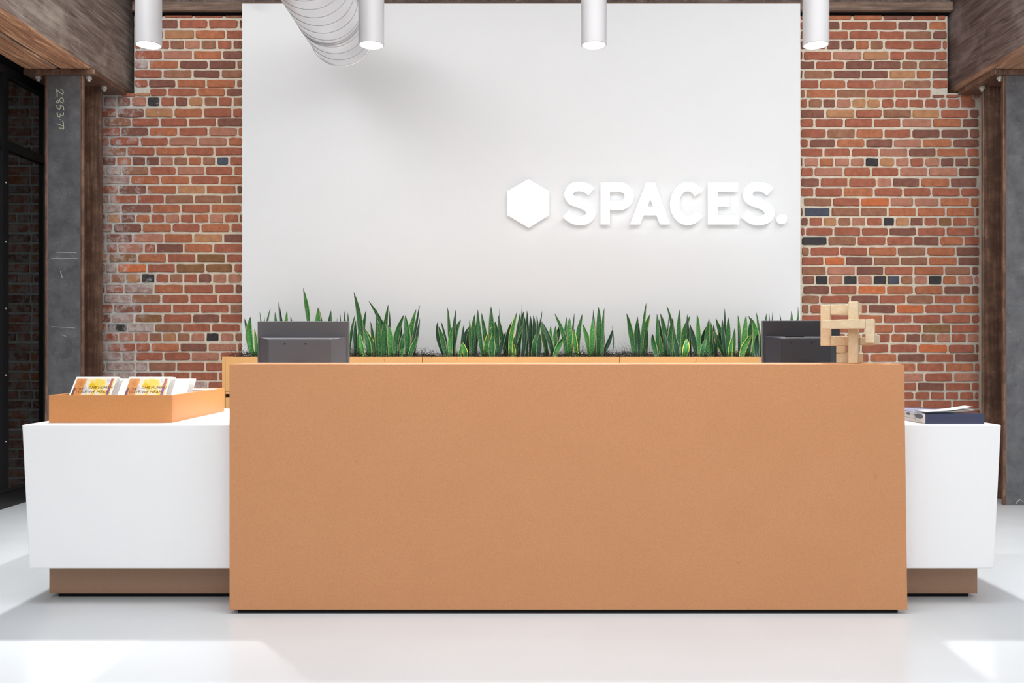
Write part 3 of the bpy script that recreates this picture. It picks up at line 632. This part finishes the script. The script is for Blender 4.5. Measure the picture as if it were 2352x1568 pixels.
# ------------------------------------------------------------------ snake plants (leaf: base x, mid x, tip x, tip y, width, tone)
A3 = (500, 640); A4 = (1000, 660); A5 = (1400, 660)
PL = [
 (A3, 'with three broad leaves left of the left monitor, first plant in the planter', [(405, 340, 355, 412, 78, 'b'), (395, 335, 290, 430, 42, 'd'), (418, 425, 400, 540, 40, 'y')]),
 (A3, 'with thin dark tips showing over the left corner of the left monitor', [(470, 485, 458, 360, 20, 'd'), (520, 530, 568, 320, 30, 'g'), (500, 508, 508, 420, 16, 'd')]),
 (A3, 'with a whisker tip over the left half of the left monitor', [(640, 645, 622, 362, 46, 'g'), (690, 688, 665, 300, 44, 'd'), (735, 735, 750, 345, 56, 'b'), (690, 690, 655, 240, 14, 'd'), (850, 830, 785, 400, 38, 'd')]),
 (A3, 'with one very tall narrow leaf, tallest above the left monitor', [(942, 975, 922, 100, 46, 'T')]),
 (A3, 'with one broad pointed leaf over the middle of the left monitor', [(1070, 1080, 1088, 312, 84, 'b'), (1105, 1118, 1092, 320, 44, 'd')]),
 (A3, 'with narrow arrowhead tips over the right part of the left monitor', [(1195, 1200, 1222, 345, 50, 'd'), (1250, 1248, 1222, 350, 22, 'g'), (1290, 1288, 1288, 425, 16, 'g'), (1330, 1330, 1322, 385, 26, 'd')]),
 (A3, 'with three tips at the top right corner of the left monitor', [(1370, 1372, 1372, 335, 22, 'd'), (1375, 1378, 1375, 410, 44, 'b'), (1408, 1408, 1407, 368, 30, 'g')]),
 (A3, 'with a tall curved spear leaf just right of the left monitor', [(1415, 1435, 1480, 390, 32, 'g'), (1540, 1535, 1470, 145, 58, 'g'), (1550, 1565, 1604, 345, 46, 'g'), (1500, 1495, 1490, 450, 44, 'd'), (1520, 1530, 1550, 480, 56, 'b'), (1605, 1560, 1540, 590, 50, 'b'), (1640, 1630, 1578, 540, 58, 'g'), (1722, 1670, 1580, 530, 66, 'y')]),
 (A3, 'with a long leaf leaning left and broad pale leaves at its foot', [(1705, 1680, 1655, 465, 38, 'g'), (1740, 1735, 1725, 460, 76, 'b'), (1795, 1800, 1800, 450, 74, 'g'), (1865, 1875, 1845, 500, 72, 'p'), (1790, 1790, 1630, 240, 60, 'g'), (1800, 1800, 1845, 280, 48, 'g'), (1832, 1848, 1858, 345, 24, 'd'), (1730, 1725, 1725, 310, 22, 'd')]),
 (A3, 'fanning out beside the gap in the planting, left of the middle', [(1935, 1925, 2015, 390, 64, 'g'), (1970, 1975, 1985, 500, 46, 'd'), (2045, 2055, 2025, 390, 68, 'g'), (1990, 1995, 2020, 570, 60, 'g'), (2050, 2075, 2145, 330, 62, 'p'), (2060, 2125, 2180, 290, 32, 'd'), (2060, 2105, 2165, 610, 60, 'g'), (2110, 2150, 2185, 430, 32, 'd'), (1985, 1985, 2008, 740, 40, 'b')]),
 (A4, 'with curly thin tips, first plant right of the gap near the middle', [(120, 35, 22, 365, 38, 'd'), (125, 110, 60, 365, 30, 'd'), (120, 85, 35, 420, 56, 'g'), (160, 150, 135, 215, 36, 'g'), (165, 160, 180, 430, 56, 'p'), (190, 200, 222, 240, 40, 'd'), (205, 195, 278, 345, 76, 'g')]),
 (A4, 'with a yellow-edged leaf and short dark leaves, low clump', [(290, 292, 308, 400, 34, 'd'), (255, 275, 300, 590, 50, 'b'), (320, 300, 365, 420, 58, 'd'), (335, 320, 290, 590, 56, 'y'), (345, 348, 352, 450, 40, 'd')]),
 (A4, 'with a bright upright leaf and a thin crossing leaf', [(400, 400, 425, 290, 60, 'b'), (378, 375, 370, 345, 30, 'g'), (430, 445, 448, 365, 26, 'd'), (420, 430, 465, 280, 20, 'd')]),
 (A4, 'with a tall middle leaf and a short broad leaf in front', [(525, 480, 455, 240, 50, 'g'), (555, 540, 495, 275, 46, 'g'), (600, 608, 600, 205, 62, 'g'), (550, 565, 660, 360, 62, 'y'), (648, 665, 648, 370, 58, 'g'), (615, 610, 622, 520, 74, 'g')]),
 (A4, 'with many long leaves sweeping to the right and one yellow sliver', [(780, 720, 680, 300, 46, 'g'), (690, 685, 695, 230, 12, 'd'), (680, 710, 760, 480, 44, 'd'), (780, 775, 825, 370, 50, 'd'), (815, 820, 885, 265, 52, 'y'), (850, 880, 920, 260, 28, 'd'), (880, 910, 942, 178, 10, 'd'), (895, 905, 958, 260, 60, 'g'), (865, 860, 985, 380, 60, 'g'), (845, 852, 835, 600, 36, 'Y'), (930, 965, 962, 320, 54, 'd')]),
 (A4, 'with one mottled bright leaf among dense upright dark leaves', [(988, 992, 995, 250, 36, 'd'), (1018, 1050, 1020, 365, 70, 'p'), (1030, 1032, 1028, 305, 50, 'd'), (1065, 1068, 1063, 300, 50, 'd'), (1102, 1108, 1098, 310, 36, 'd'), (1050, 1075, 1135, 420, 58, 'g'), (1095, 1115, 1158, 255, 24, 'd'), (1115, 1120, 1130, 500, 60, 'd')]),
 (A4, 'with crossing leaves that lean left, right of the mottled one', [(1220, 1180, 1148, 365, 52, 'y'), (1280, 1235, 1150, 370, 58, 'd'), (1205, 1190, 1150, 450, 42, 'g')]),
 (A4, 'with a wide upright bright leaf and one leaf arching left', [(1278, 1255, 1243, 410, 46, 'b'), (1290, 1290, 1298, 410, 52, 'g'), (1298, 1300, 1365, 385, 66, 'g'), (1290, 1320, 1390, 530, 64, 'p'), (1410, 1390, 1285, 280, 50, 'g'), (1400, 1400, 1417, 320, 40, 'g'), (1435, 1440, 1448, 330, 78, 'b'), (1470, 1480, 1503, 280, 22, 'd')]),
 (A4, 'slim pair with a yellow edge and a leaf leaning right', [(1540, 1510, 1500, 450, 54, 'y'), (1550, 1540, 1592, 290, 54, 'g')]),
 (A4, 'beside the second gap, with a tall broad leaf and one leaf thrown right', [(1660, 1650, 1588, 390, 58, 'p'), (1690, 1690, 1700, 320, 62, 'b'), (1690, 1700, 1708, 240, 24, 'd'), (1722, 1718, 1715, 320, 30, 'd'), (1755, 1765, 1763, 210, 62, 'g'), (1790, 1805, 1805, 390, 42, 'd'), (1805, 1808, 1822, 225, 34, 'g'), (1775, 1860, 1915, 455, 50, 'd'), (1895, 1920, 1908, 415, 9, 'd')]),
 (A5, 'standing alone right of the second gap, leaves spread like a hand', [(265, 245, 188, 280, 56, 'g'), (285, 288, 308, 315, 50, 'g'), (325, 322, 312, 380, 40, 'd'), (345, 362, 395, 168, 36, 'g'), (368, 370, 440, 290, 72, 'y'), (395, 405, 410, 450, 30, 'd')]),
 (A5, 'with a loose floating leaf top and many dark upright leaves', [(530, 490, 465, 500, 58, 'g'), (512, 512, 515, 285, 44, 'g'), (575, 545, 520, 460, 50, 'b'), (590, 570, 530, 340, 30, 'd'), (640, 610, 552, 280, 60, 'g'), (600, 600, 590, 480, 50, 'd'), (665, 660, 690, 330, 62, 'g'), (605, 625, 642, 300, 12, 'd'), (690, 685, 617, 195, 40, 'g')]),
 (A5, 'with a yellow-edged middle leaf and dark spear behind it', [(690, 695, 690, 430, 50, 'g'), (735, 725, 710, 540, 60, 'd'), (755, 750, 757, 240, 50, 'g'), (780, 795, 870, 305, 66, 'p'), (850, 850, 860, 430, 44, 'd'), (790, 815, 832, 550, 72, 'y'), (875, 870, 880, 400, 46, 'g'), (840, 840, 836, 290, 34, 'd')]),
 (A5, 'with a narrow pale spear and two twisted dark leaves', [(950, 920, 880, 420, 60, 'd'), (965, 965, 950, 290, 50, 'p'), (985, 1005, 1040, 430, 60, 'd'), (985, 1000, 1045, 550, 50, 'g'), (1060, 1058, 1078, 340, 54, 'g'), (1100, 1100, 1095, 370, 62, 'b')]),
 (A5, 'with two long leaves leaning left and a yellow margin', [(1150, 1130, 1120, 400, 50, 'd'), (1268, 1195, 1125, 460, 80, 'y'), (1300, 1230, 1145, 330, 62, 'g'), (1260, 1225, 1220, 340, 40, 'd'), (1245, 1250, 1247, 230, 26, 'd'), (1250, 1280, 1283, 320, 56, 'g'), (1300, 1240, 1180, 480, 58, 'd')]),
 (A5, 'small, with two short leaves in the dip left of the tall clump', [(1310, 1305, 1330, 540, 48, 'Y'), (1348, 1340, 1355, 440, 44, 'g')]),
 (A5, 'dense and bright, with one folded leaf, next to the right monitor', [(1420, 1415, 1390, 300, 38, 'p'), (1395, 1392, 1390, 400, 30, 'd'), (1450, 1448, 1475, 305, 66, 'p'), (1480, 1510, 1530, 330, 60, 'g'), (1425, 1460, 1540, 500, 74, 'y'), (1515, 1590, 1535, 330, 76, 'b'), (1640, 1620, 1495, 305, 66, 'g'), (1625, 1610, 1585, 265, 34, 'g'), (1600, 1600, 1600, 500, 62, 'd')]),
 (A5, 'with thin tips showing over the left half of the right monitor', [(1650, 1652, 1655, 400, 26, 'g'), (1690, 1690, 1692, 280, 36, 'g'), (1745, 1740, 1725, 275, 22, 'd'), (1748, 1752, 1760, 265, 20, 'd')]),
 (A5, 'with pointed tips above the right half of the right monitor', [(1880, 1870, 1843, 285, 26, 'd'), (1945, 1950, 1970, 255, 42, 'g'), (2005, 2010, 2035, 300, 28, 'b'), (2025, 2035, 2037, 210, 20, 'g')]),
]
tone = dict(g='leaf', b='leaf_bright', d='leaf_dark', y='leaf_yellow', p='leaf_bright', Y='leaf_yellow', T='leaf_bright')
rl = random.Random(21)
def leaf(b, m, tp, w_, kind, yy):
    """b, m, tp: (x,z) of base, middle and tip in the plane y=yy, gently bowed and folded"""
    n = 12; vs = []; uvs = []; bow = rl.uniform(-.03, .03); tw = rl.uniform(-.5, .5); hook = rl.uniform(-.004, .004)
    for i in range(n+1):
        v = i/n
        x = (1-v)**2*b[0]+2*v*(1-v)*m[0]+v*v*tp[0]; z = (1-v)**2*b[1]+2*v*(1-v)*m[1]+v*v*tp[1]
        if kind == 'T': pr = .10+.06*v if v < .45 else math.sin(PI*min(1, (v-.45)/.55*.93+.06))
        else: pr = (.62+.38*math.sin(PI*min(v/.9, 1)*.5+.0)) if v < .45 else max(.0, math.cos((v-.45)/.55*PI/2))**.68
        hw = max(w_*.55*pr, .0009)
        an = tw*(v-.3); ca, sa = math.cos(an), math.sin(an); y = yy+bow*4*v*(1-v)
        if v > .9: x += hook*(v-.9)*10
        fold = .28*hw
        for k_, (u, dy) in enumerate(((-1, -fold), (-.5, -fold*.2), (0, fold), (.5, -fold*.2), (1, -fold))):
            vs.append((x+u*hw*ca-dy*sa, y+u*hw*sa+dy*ca, z)); uvs.append((u*.5+.5, v))
        for u in (.5, 0, -.5):
            dy = (fold if u == 0 else -fold*.2)+.0022*(1-v*.8)
            vs.append((x+u*hw*ca-dy*sa, y+u*hw*sa+dy*ca, z)); uvs.append((u*.5+.5, v))
    fs = []
    for i in range(n):
        for q in range(8): fs.append((i*8+q, i*8+(q+1) % 8, (i+1)*8+(q+1) % 8, (i+1)*8+q))
    return MB().add(vs, fs, uvs)
for (ox, oy), lab, lv in PL:
    yc_ = 5.80; s2 = F/yc_
    bx = sum(l[0] for l in lv)/len(lv); wx = ((ox+bx/4.704)-1176)/s2
    t = thing('snake_plant', 'snake plant '+lab, 'plant', (wx, yc_, zc-.03), 'snake plants in the long planter')
    t['label'] = ('snake plant '+lab)
    m = len(lv)
    for i, (b, mid, tp, ty, w_, kd) in enumerate(lv):
        h_ = (740 if oy == 660 else 834)-ty
        yy = yc_+(-.10+.05*rl.random() if h_ < 260 else (.02+.10*rl.random())); sc = F/yy
        cx = lambda X: ((ox+X/4.704)-1176)/sc
        zt_ = H+(800-(oy+ty/4.704))/sc; zb_ = zc-.03
        # quadratic control point so that the middle of the leaf passes the given x
        mx = 2*cx(mid)-.5*cx(b)-.5*cx(tp)
        mb = leaf((cx(b), zb_), (mx, (zb_+zt_)/2), (cx(tp), zt_), w_/4.704/sc, kd, yy)
        obj('leaf', mb, M[tone[kd]], t, smooth=True)

# ------------------------------------------------------------------ monitors
def monitor(name_lab, cx, cy, w_, ztop, hgt, yaw, mat, vent):
    t = thing('computer_monitor', name_lab, 'monitor', (cx, cy, .76), 'monitors standing behind the desk ledge')
    zb_ = ztop-hgt; R4 = Matrix.Translation((cx, cy, 0)) @ Matrix.Rotation(yaw, 4, 'Z')
    a = w_/2
    def add(nm, mb, mt, par=t, **kw): return obj(nm, mb.xf(R4), mt, par, **kw)
    rear = add('rear_shell', MB().box(-a, a, -.008, .010, zb_, ztop), mat, bevel=.003)
    add('bezel', MB().box(-a-.001, a+.001, .0105, .026, zb_-.001, ztop+.001), M['mon_edge'], bevel=.002)
    add('screen', MB().box(-a+.012, a-.012, .0262, .0275, zb_+.015, ztop-.012), M['black'])
    zt1 = ztop-.075*hgt/.28; hs = MB()
    hs.hexa([(-a+.07, -.074, zb_+.03), (a-.07, -.074, zb_+.03), (a-.008, -.0085, zb_+.01), (-a+.008, -.0085, zb_+.01), (-a+.07, -.074, zt1-.012), (a-.07, -.074, zt1-.012), (a-.008, -.0085, zt1), (-a+.008, -.0085, zt1)])
    h_ = add('rear_housing', hs, mat, bevel=.003)
    pn = MB(); pn.box(-a+.074, a-.074, -.0765, -.0742, zb_+.034, zt1-.018); hp = add('access_panel', pn, mat, bevel=.001)
    zm = (zb_+zt1)/2+.0
    for sx_ in (-.05, .05):
        for z in (zt1-.035, zt1-.135): add('screw', MB().cyl((sx_-.02, -.0785, z), .004, .003, 'y', 8), M['black'], hp)
    if vent:
        vb = MB()
        for q in range(14): vb.box(-a+.10+q*.0065, -a+.104+q*.0065, -.058, -.030, zt1-.011, zt1-.0035)
        add('vent', vb, M['black'], h_)
    add('stand_neck', MB().box(-.03, .03, -.097, -.0767, .775, zb_+.07), M['mon_dark'], bevel=.003)
    add('stand_base', MB().lathe([(0, .001), (.105, .001), (.108, .006), (.10, .013), (0, .016)], (0, -.03, .76), 36), M['mon_dark'], smooth='auto')
    return t
monitor('grey-backed computer monitor behind the left part of the desk ledge', (696.5-1176)/470, F/470, 208/470, H+62.5/470, .285, 0, M['mon_grey'], False)
monitor('black-backed computer monitor behind the wooden knot sculpture', (1840-1176)/455, F/455, 174/455, H+64/455, .285, math.radians(-2), M['mon_dark'], True)

# ------------------------------------------------------------------ wooden knot sculpture on the ledge
def sc_px(X, Y, s): px, py = 1700+X/5.88, 660+Y/5.88; return ((px-1176)/s, H+(800-py)/s)
TH = math.radians(28); cT, sT = math.cos(TH), math.sin(TH); KY = 3.600; KX = (1105/5.88+1700-1176)/F*KY; tk = .043
t = thing('wooden_knot', 'pale wooden interlocking block knot sculpture on the right end of the ledge', 'sculpture', (KX+.12, KY-.03, zt))
def ku(X, v): k_ = (1700+X/5.88-1176)/F; return (k_*KY+k_*v*cT-KX-v*sT)/(cT+k_*sT)
def kz(X, Y, v): u = ku(X, v); y = KY-u*sT+v*cT; return H+(800-(660+Y/5.88))/F*y
def kb(u0, u1, v0, v1, z0, z1):
    P = lambda u, v, z: (KX+u*cT+v*sT, KY-u*sT+v*cT, z)
    obj('block_bar', MB().hexa([P(u0, v0, z0), P(u1, v0, z0), P(u1, v1, z0), P(u0, v1, z0), P(u0, v0, z1), P(u1, v0, z1), P(u1, v1, z1), P(u0, v1, z1)]), M['wood_pale'], t, bevel=.003)
vv = tk+.001; va = 2*tk+.002; vb = 3*tk+.003; e_ = .0006
hu0, hu1, dl = ku(1105, 0), ku(1812, 0), ku(1690, 0); hz1, hz0 = kz(1450, 432, 0), kz(1450, 558, 0); dz_ = kz(1750, 752, 0)
uu0, uu1 = ku(1460, vv), ku(1592, vv); vz1 = kz(1520, 190, vv)
au0, au1 = ku(1085, va), ku(1217, va); az1, az0 = kz(1250, 233, va), kz(1250, 788, va); atb = az1-tk*.98; abt = az0+tk*.98
kb(hu0, dl-e_, 0, tk, hz0, hz1); kb(dl, hu1, 0, tk, dz_, hz1)
kb(uu0, uu1, vv, vv+tk, zt+.001, vz1)
kb(dl+.002, hu1-.001, tk+e_, tk+.25, dz_-.004, dz_+.036)
kb(uu0+.001, uu1-.001, vv+tk+e_, vv+.165, vz1-.043, vz1-.001)
kb(uu0+.001, uu1-.001, vv+tk+e_, vv+.225, zt+.001, zt+.042)
kb(au0, au1-e_, va, va+tk, az0, az1); kb(au1, uu0+.012, va, va+tk, atb, az1) if False else kb(au1, uu0-e_, va, va+tk, atb, az1)
kb(au1, uu0-e_, va, va+tk, az0, abt)
kb(uu0+.001, uu1-.001, vv+tk+e_, vv+tk+.04, az0, abt); 
kb(ku(1315, vb), uu0-e_, va, va+tk, zt+.001, zt+.043); kb(ku(1315, vb), ku(1440, vb), va, va+tk, zt+.044, az0-.0006)
kb(uu1+e_, dl+.02, vv+tk+e_+.002, va+tk, az0+.002, az0+.036)

# ------------------------------------------------------------------ magazine tray and magazines
tx0, tx1, ty0, ty1 = -1.996, -1.465, F/533, F/451; zc2 = .7605; hz = zc2+.118; tt = .012
t = thing('magazine_tray', 'open warm-lit brown fibreboard tray of magazines on the left white counter', 'tray', ((tx0+tx1)/2, (ty0+ty1)/2, zc2))
obj('front_board', box(tx0, tx1, ty0, ty0+tt, zc2, hz), M['mdf_tray'], t, bevel=.0006)
obj('back_board', box(tx0, tx1, ty1-tt, ty1, zc2, hz), M['mdf_tray'], t, bevel=.0006)
obj('side_board', box(tx0, tx0+tt, ty0+tt+.0005, ty1-tt-.0005, zc2, hz), M['mdf_tray'], t, bevel=.0006)
obj('side_board', box(tx1-tt, tx1, ty0+tt+.0005, ty1-tt-.0005, zc2, hz), M['mdf_tray'], t, bevel=.0006)
obj('tray_floor', box(tx0+tt+.0005, tx1-tt-.0005, ty0+tt+.0005, ty1-tt-.0005, zc2, zc2+.008), M['mdf_tray'], t)
def magazine(x0, x1, ybase, ytop, z1, kind, lab, grp, thick=.004, cat='magazine'):
    z0 = zc2+.0095; L = math.hypot(ytop-ybase, z1-z0); an = math.atan2(z1-z0, ytop-ybase)
    t = thing('magazine' if cat == 'magazine' else 'brochure', lab, cat, (x0, ybase, z0), grp)
    M4 = Matrix.Translation((x0, ybase, z0)) @ Matrix.Rotation(an, 4, 'X'); w_ = x1-x0
    # local frame: x width, y along the sheet, z outward (towards the viewer)
    pg = MB().box(.001, w_-.0015, .001, L-.0015, -thick, -.0006); obj('pages', pg.xf(M4), M['paper_edge'], t)
    cv = MB(); cv.add([(0, 0, 0), (w_, 0, 0), (w_, L, 0), (0, L, 0), (0, 0, -.0005), (w_, 0, -.0005), (w_, L, -.0005), (0, L, -.0005)],
        [(0, 1, 2, 3), (7, 6, 5, 4), (0, 4, 5, 1), (1, 5, 6, 2), (2, 6, 7, 3), (3, 7, 4, 0)], [(0, 0), (1, 0), (1, 1), (0, 1)]*2)
    c = obj('front_cover', cv.xf(M4), M['cover'] if kind == 'c' else M['paper'], t)
    bk = MB().box(0, w_, 0, L, -thick-.0005, -thick); obj('back_cover', bk.xf(M4), M['paper'], t)
    if kind == 'c':
        for txt, sz, xx, yy, mt in (('WE', .013, .032, L-.070, 'gold_ink'), ('OME HUMAN', .0185, .072, L-.0655, 'gold_ink'), ('LOVE WE MEAN,', .0205, .024, L-.0905, 'gold_ink')):
            text_obj('cover_lettering', txt, sz, M[mt], t, M4 @ Matrix.Translation((xx, yy, .0004)))
    elif kind == 'p':
        text_obj('cover_lettering', 'PL', .02, M['grey_ink'], t, M4 @ Matrix.Translation((.045, L-.045, .0004)) @ Matrix.Rotation(-PI/2, 4, 'Z'))
    return t
for (a, b, lb) in ((-1.969, -1.783, 'left'), (-1.731, -1.540, 'right')):
    magazine(a, b, 3.690, 3.838, .951, 'c', 'foremost magazine with orange and yellow cover in the %s front stack of the tray' % lb, 'magazines standing in the tray')
    for i, nm in enumerate(('second', 'third', 'fourth', 'fifth')):
        d = .010*(i+1); magazine(a+.0015*i, b+.0012*i, 3.690+d+.004, 3.838+d+.004, .951-.001*i-(.006 if lb == 'left' and i > 1 else 0), 'w', '%s magazine back in the %s front stack, only its white edge showing' % (nm, lb), 'magazines standing in the tray', .005)
for (a, b, lb) in ((-1.969, -1.783, 'left'), (-1.715, -1.535, 'right')):
    for i, nm in enumerate(('foremost', 'second', 'third', 'rearmost')):
        d = .016*i; magazine(a+.001*i, b+.002*i, 3.93+d, 4.06+d, .935-.0005*i, 'p' if i == 0 and lb == 'right' else 'w', '%s white brochure of the %s rear stack in the tray' % (nm, lb), 'white brochures in the back of the tray', .004, 'brochure')
o = obj('loose_leaflet', MB().box(-1.60, -1.485, 4.15, 4.30, .875, .8785), M['paper']); 
o2 = thing('leaflet_stack', 'flat white leaflet stack at the back right corner of the tray', 'leaflets', (-1.55, 4.2, .77))
bpy.data.objects.remove(o)
for i in range(8): obj('leaflet', box(-1.62+.001*(i % 3), -1.482-.001*(i % 2), 4.16, 4.30, .7695+i*.0135, .7695+i*.0135+.0128), M['paper'], o2)

# ------------------------------------------------------------------ navy book, leaflet and sheet on the right counter
s_ = 541; bx0, bx1 = (2126-1176)/s_, (2261-1176)/s_; by0, by1 = F/s_, F/s_+.33; bz = .7605; bh = .0425
t = thing('boxed_book', 'thick navy-spined boxed book lying on the right white counter', 'book', ((bx0+bx1)/2, by0, bz))
obj('spine', box(bx0, bx1, by0, by0+.004, bz, bz+bh), M['navy'], t, bevel=.0015)
obj('cover_board', box(bx0, bx1, by0+.0045, by1, bz+bh-.003, bz+bh), M['navy'], t, bevel=.001)
obj('cover_board', box(bx0, bx1, by0+.0045, by1, bz, bz+.003), M['navy'], t)
obj('page_block', box(bx0+.0015, bx1-.004, by0+.0045, by1-.004, bz+.0035, bz+bh-.0035), M['paper'], t)
pw_ = obj('side_sleeve', box(bx0-.001, bx0+.001, by0+.0045, by1, bz+.0005, bz+bh-.0005), M['paper'], t)
mb = MB()
def sidep(y, z, r1, r2, n=16): mb.add([(bx0-.0016, y+r1*math.cos(2*PI*i/n), z+r2*math.sin(2*PI*i/n)) for i in range(n)]+[(bx0-.0009, y+r1*math.cos(2*PI*i/n), z+r2*math.sin(2*PI*i/n)) for i in range(n)], [tuple(range(n))]+[(i, i+n, (i+1) % n+n, (i+1) % n) for i in range(n)])
sidep(by0+.055, bz+.028, .038, .011); sidep(by0+.155, bz+.031, .018, .006)
mb.tube([(bx0-.0014, by0+.075, bz+.030), (bx0-.0014, by0+.33, bz+.033)], .0007, 4); mb.tube([(bx0-.0014, by0+.10, bz+.014), (bx0-.0014, by0+.33, bz+.018)], .0007, 4)
mb.tube([(bx0-.0014, by0+.095, bz+.038), (bx0-.0014, by0+.09, bz+.008)], .0008, 4)
obj('spectacles_print', mb, M['grey_ink'], t)
zt2 = bz+bh+.0008
o = thing('lavender_brochure', 'lavender brochure with navy lettering lying on the navy book', 'brochure', (bx0+.05, by0+.2, zt2))
obj('cover', box(bx0-.02, bx0+.145, by0+.03, by1+.02, zt2, zt2+.003), M['lavender'], o)
obj('navy_corner', MB().add([(bx0+.145, by1+.021, zt2+.0035), (bx0+.02, by1+.021, zt2+.0035), (bx0+.145, by0+.20, zt2+.0035), (bx0+.145, by1+.021, zt2), (bx0+.02, by1+.021, zt2), (bx0+.145, by0+.20, zt2)], [(0, 1, 2), (3, 5, 4), (0, 3, 4, 1), (1, 4, 5, 2), (2, 5, 3, 0)]), M['navy'], o)
text_obj('lettering', 'MORE WORK', .028, M['ink'], o, Matrix.Translation((bx0-.015, by0+.16, zt2+.0032)))
o = thing('white_sheet_booklet', 'white booklet with one corner curling up on top of the navy book', 'booklet', (bx0+.1, by0+.08, zt2))
def sheet(z0, lift, x1_, mb, ys=.10):
    nx, ny = 14, 4; vs = []
    for lay_ in (0, -.0006):
        for j in range(ny+1):
            for i in range(nx+1):
                u = i/nx; v = j/ny; x = bx0+.002+u*(x1_-bx0-.002); y = by0+.002+v*ys+u*.03*(1-v)
                vs.append((x, y, z0+lay_+lift*(u**2.0)+.001*math.sin(u*9)))
    n_ = (nx+1)*(ny+1); fs = []
    for j in range(ny):
        for i in range(nx): a = j*(nx+1)+i; fs += [(a, a+1, a+nx+2, a+nx+1), (n_+a, n_+a+nx+1, n_+a+nx+2, n_+a+1)]
    for i in range(nx): fs.append((i, n_+i, n_+i+1, i+1)); a = ny*(nx+1)+i; fs.append((a, a+1, n_+a+1, n_+a))
    for j in range(ny): a = j*(nx+1); fs.append((a, a+nx+1, n_+a+nx+1, n_+a)); a += nx; fs.append((a, n_+a, n_+a+nx+1, a+nx+1))
    mb.add(vs, fs)
for i, (lf, xe) in enumerate(((.004, bx1-.022), (.0065, bx1-.022), (.019, bx1-.030))):
    mb = MB(); sheet(zt2+.0050+i*.0014, lf, xe, mb); obj('sheet', mb, M['paper'], o, smooth=True)
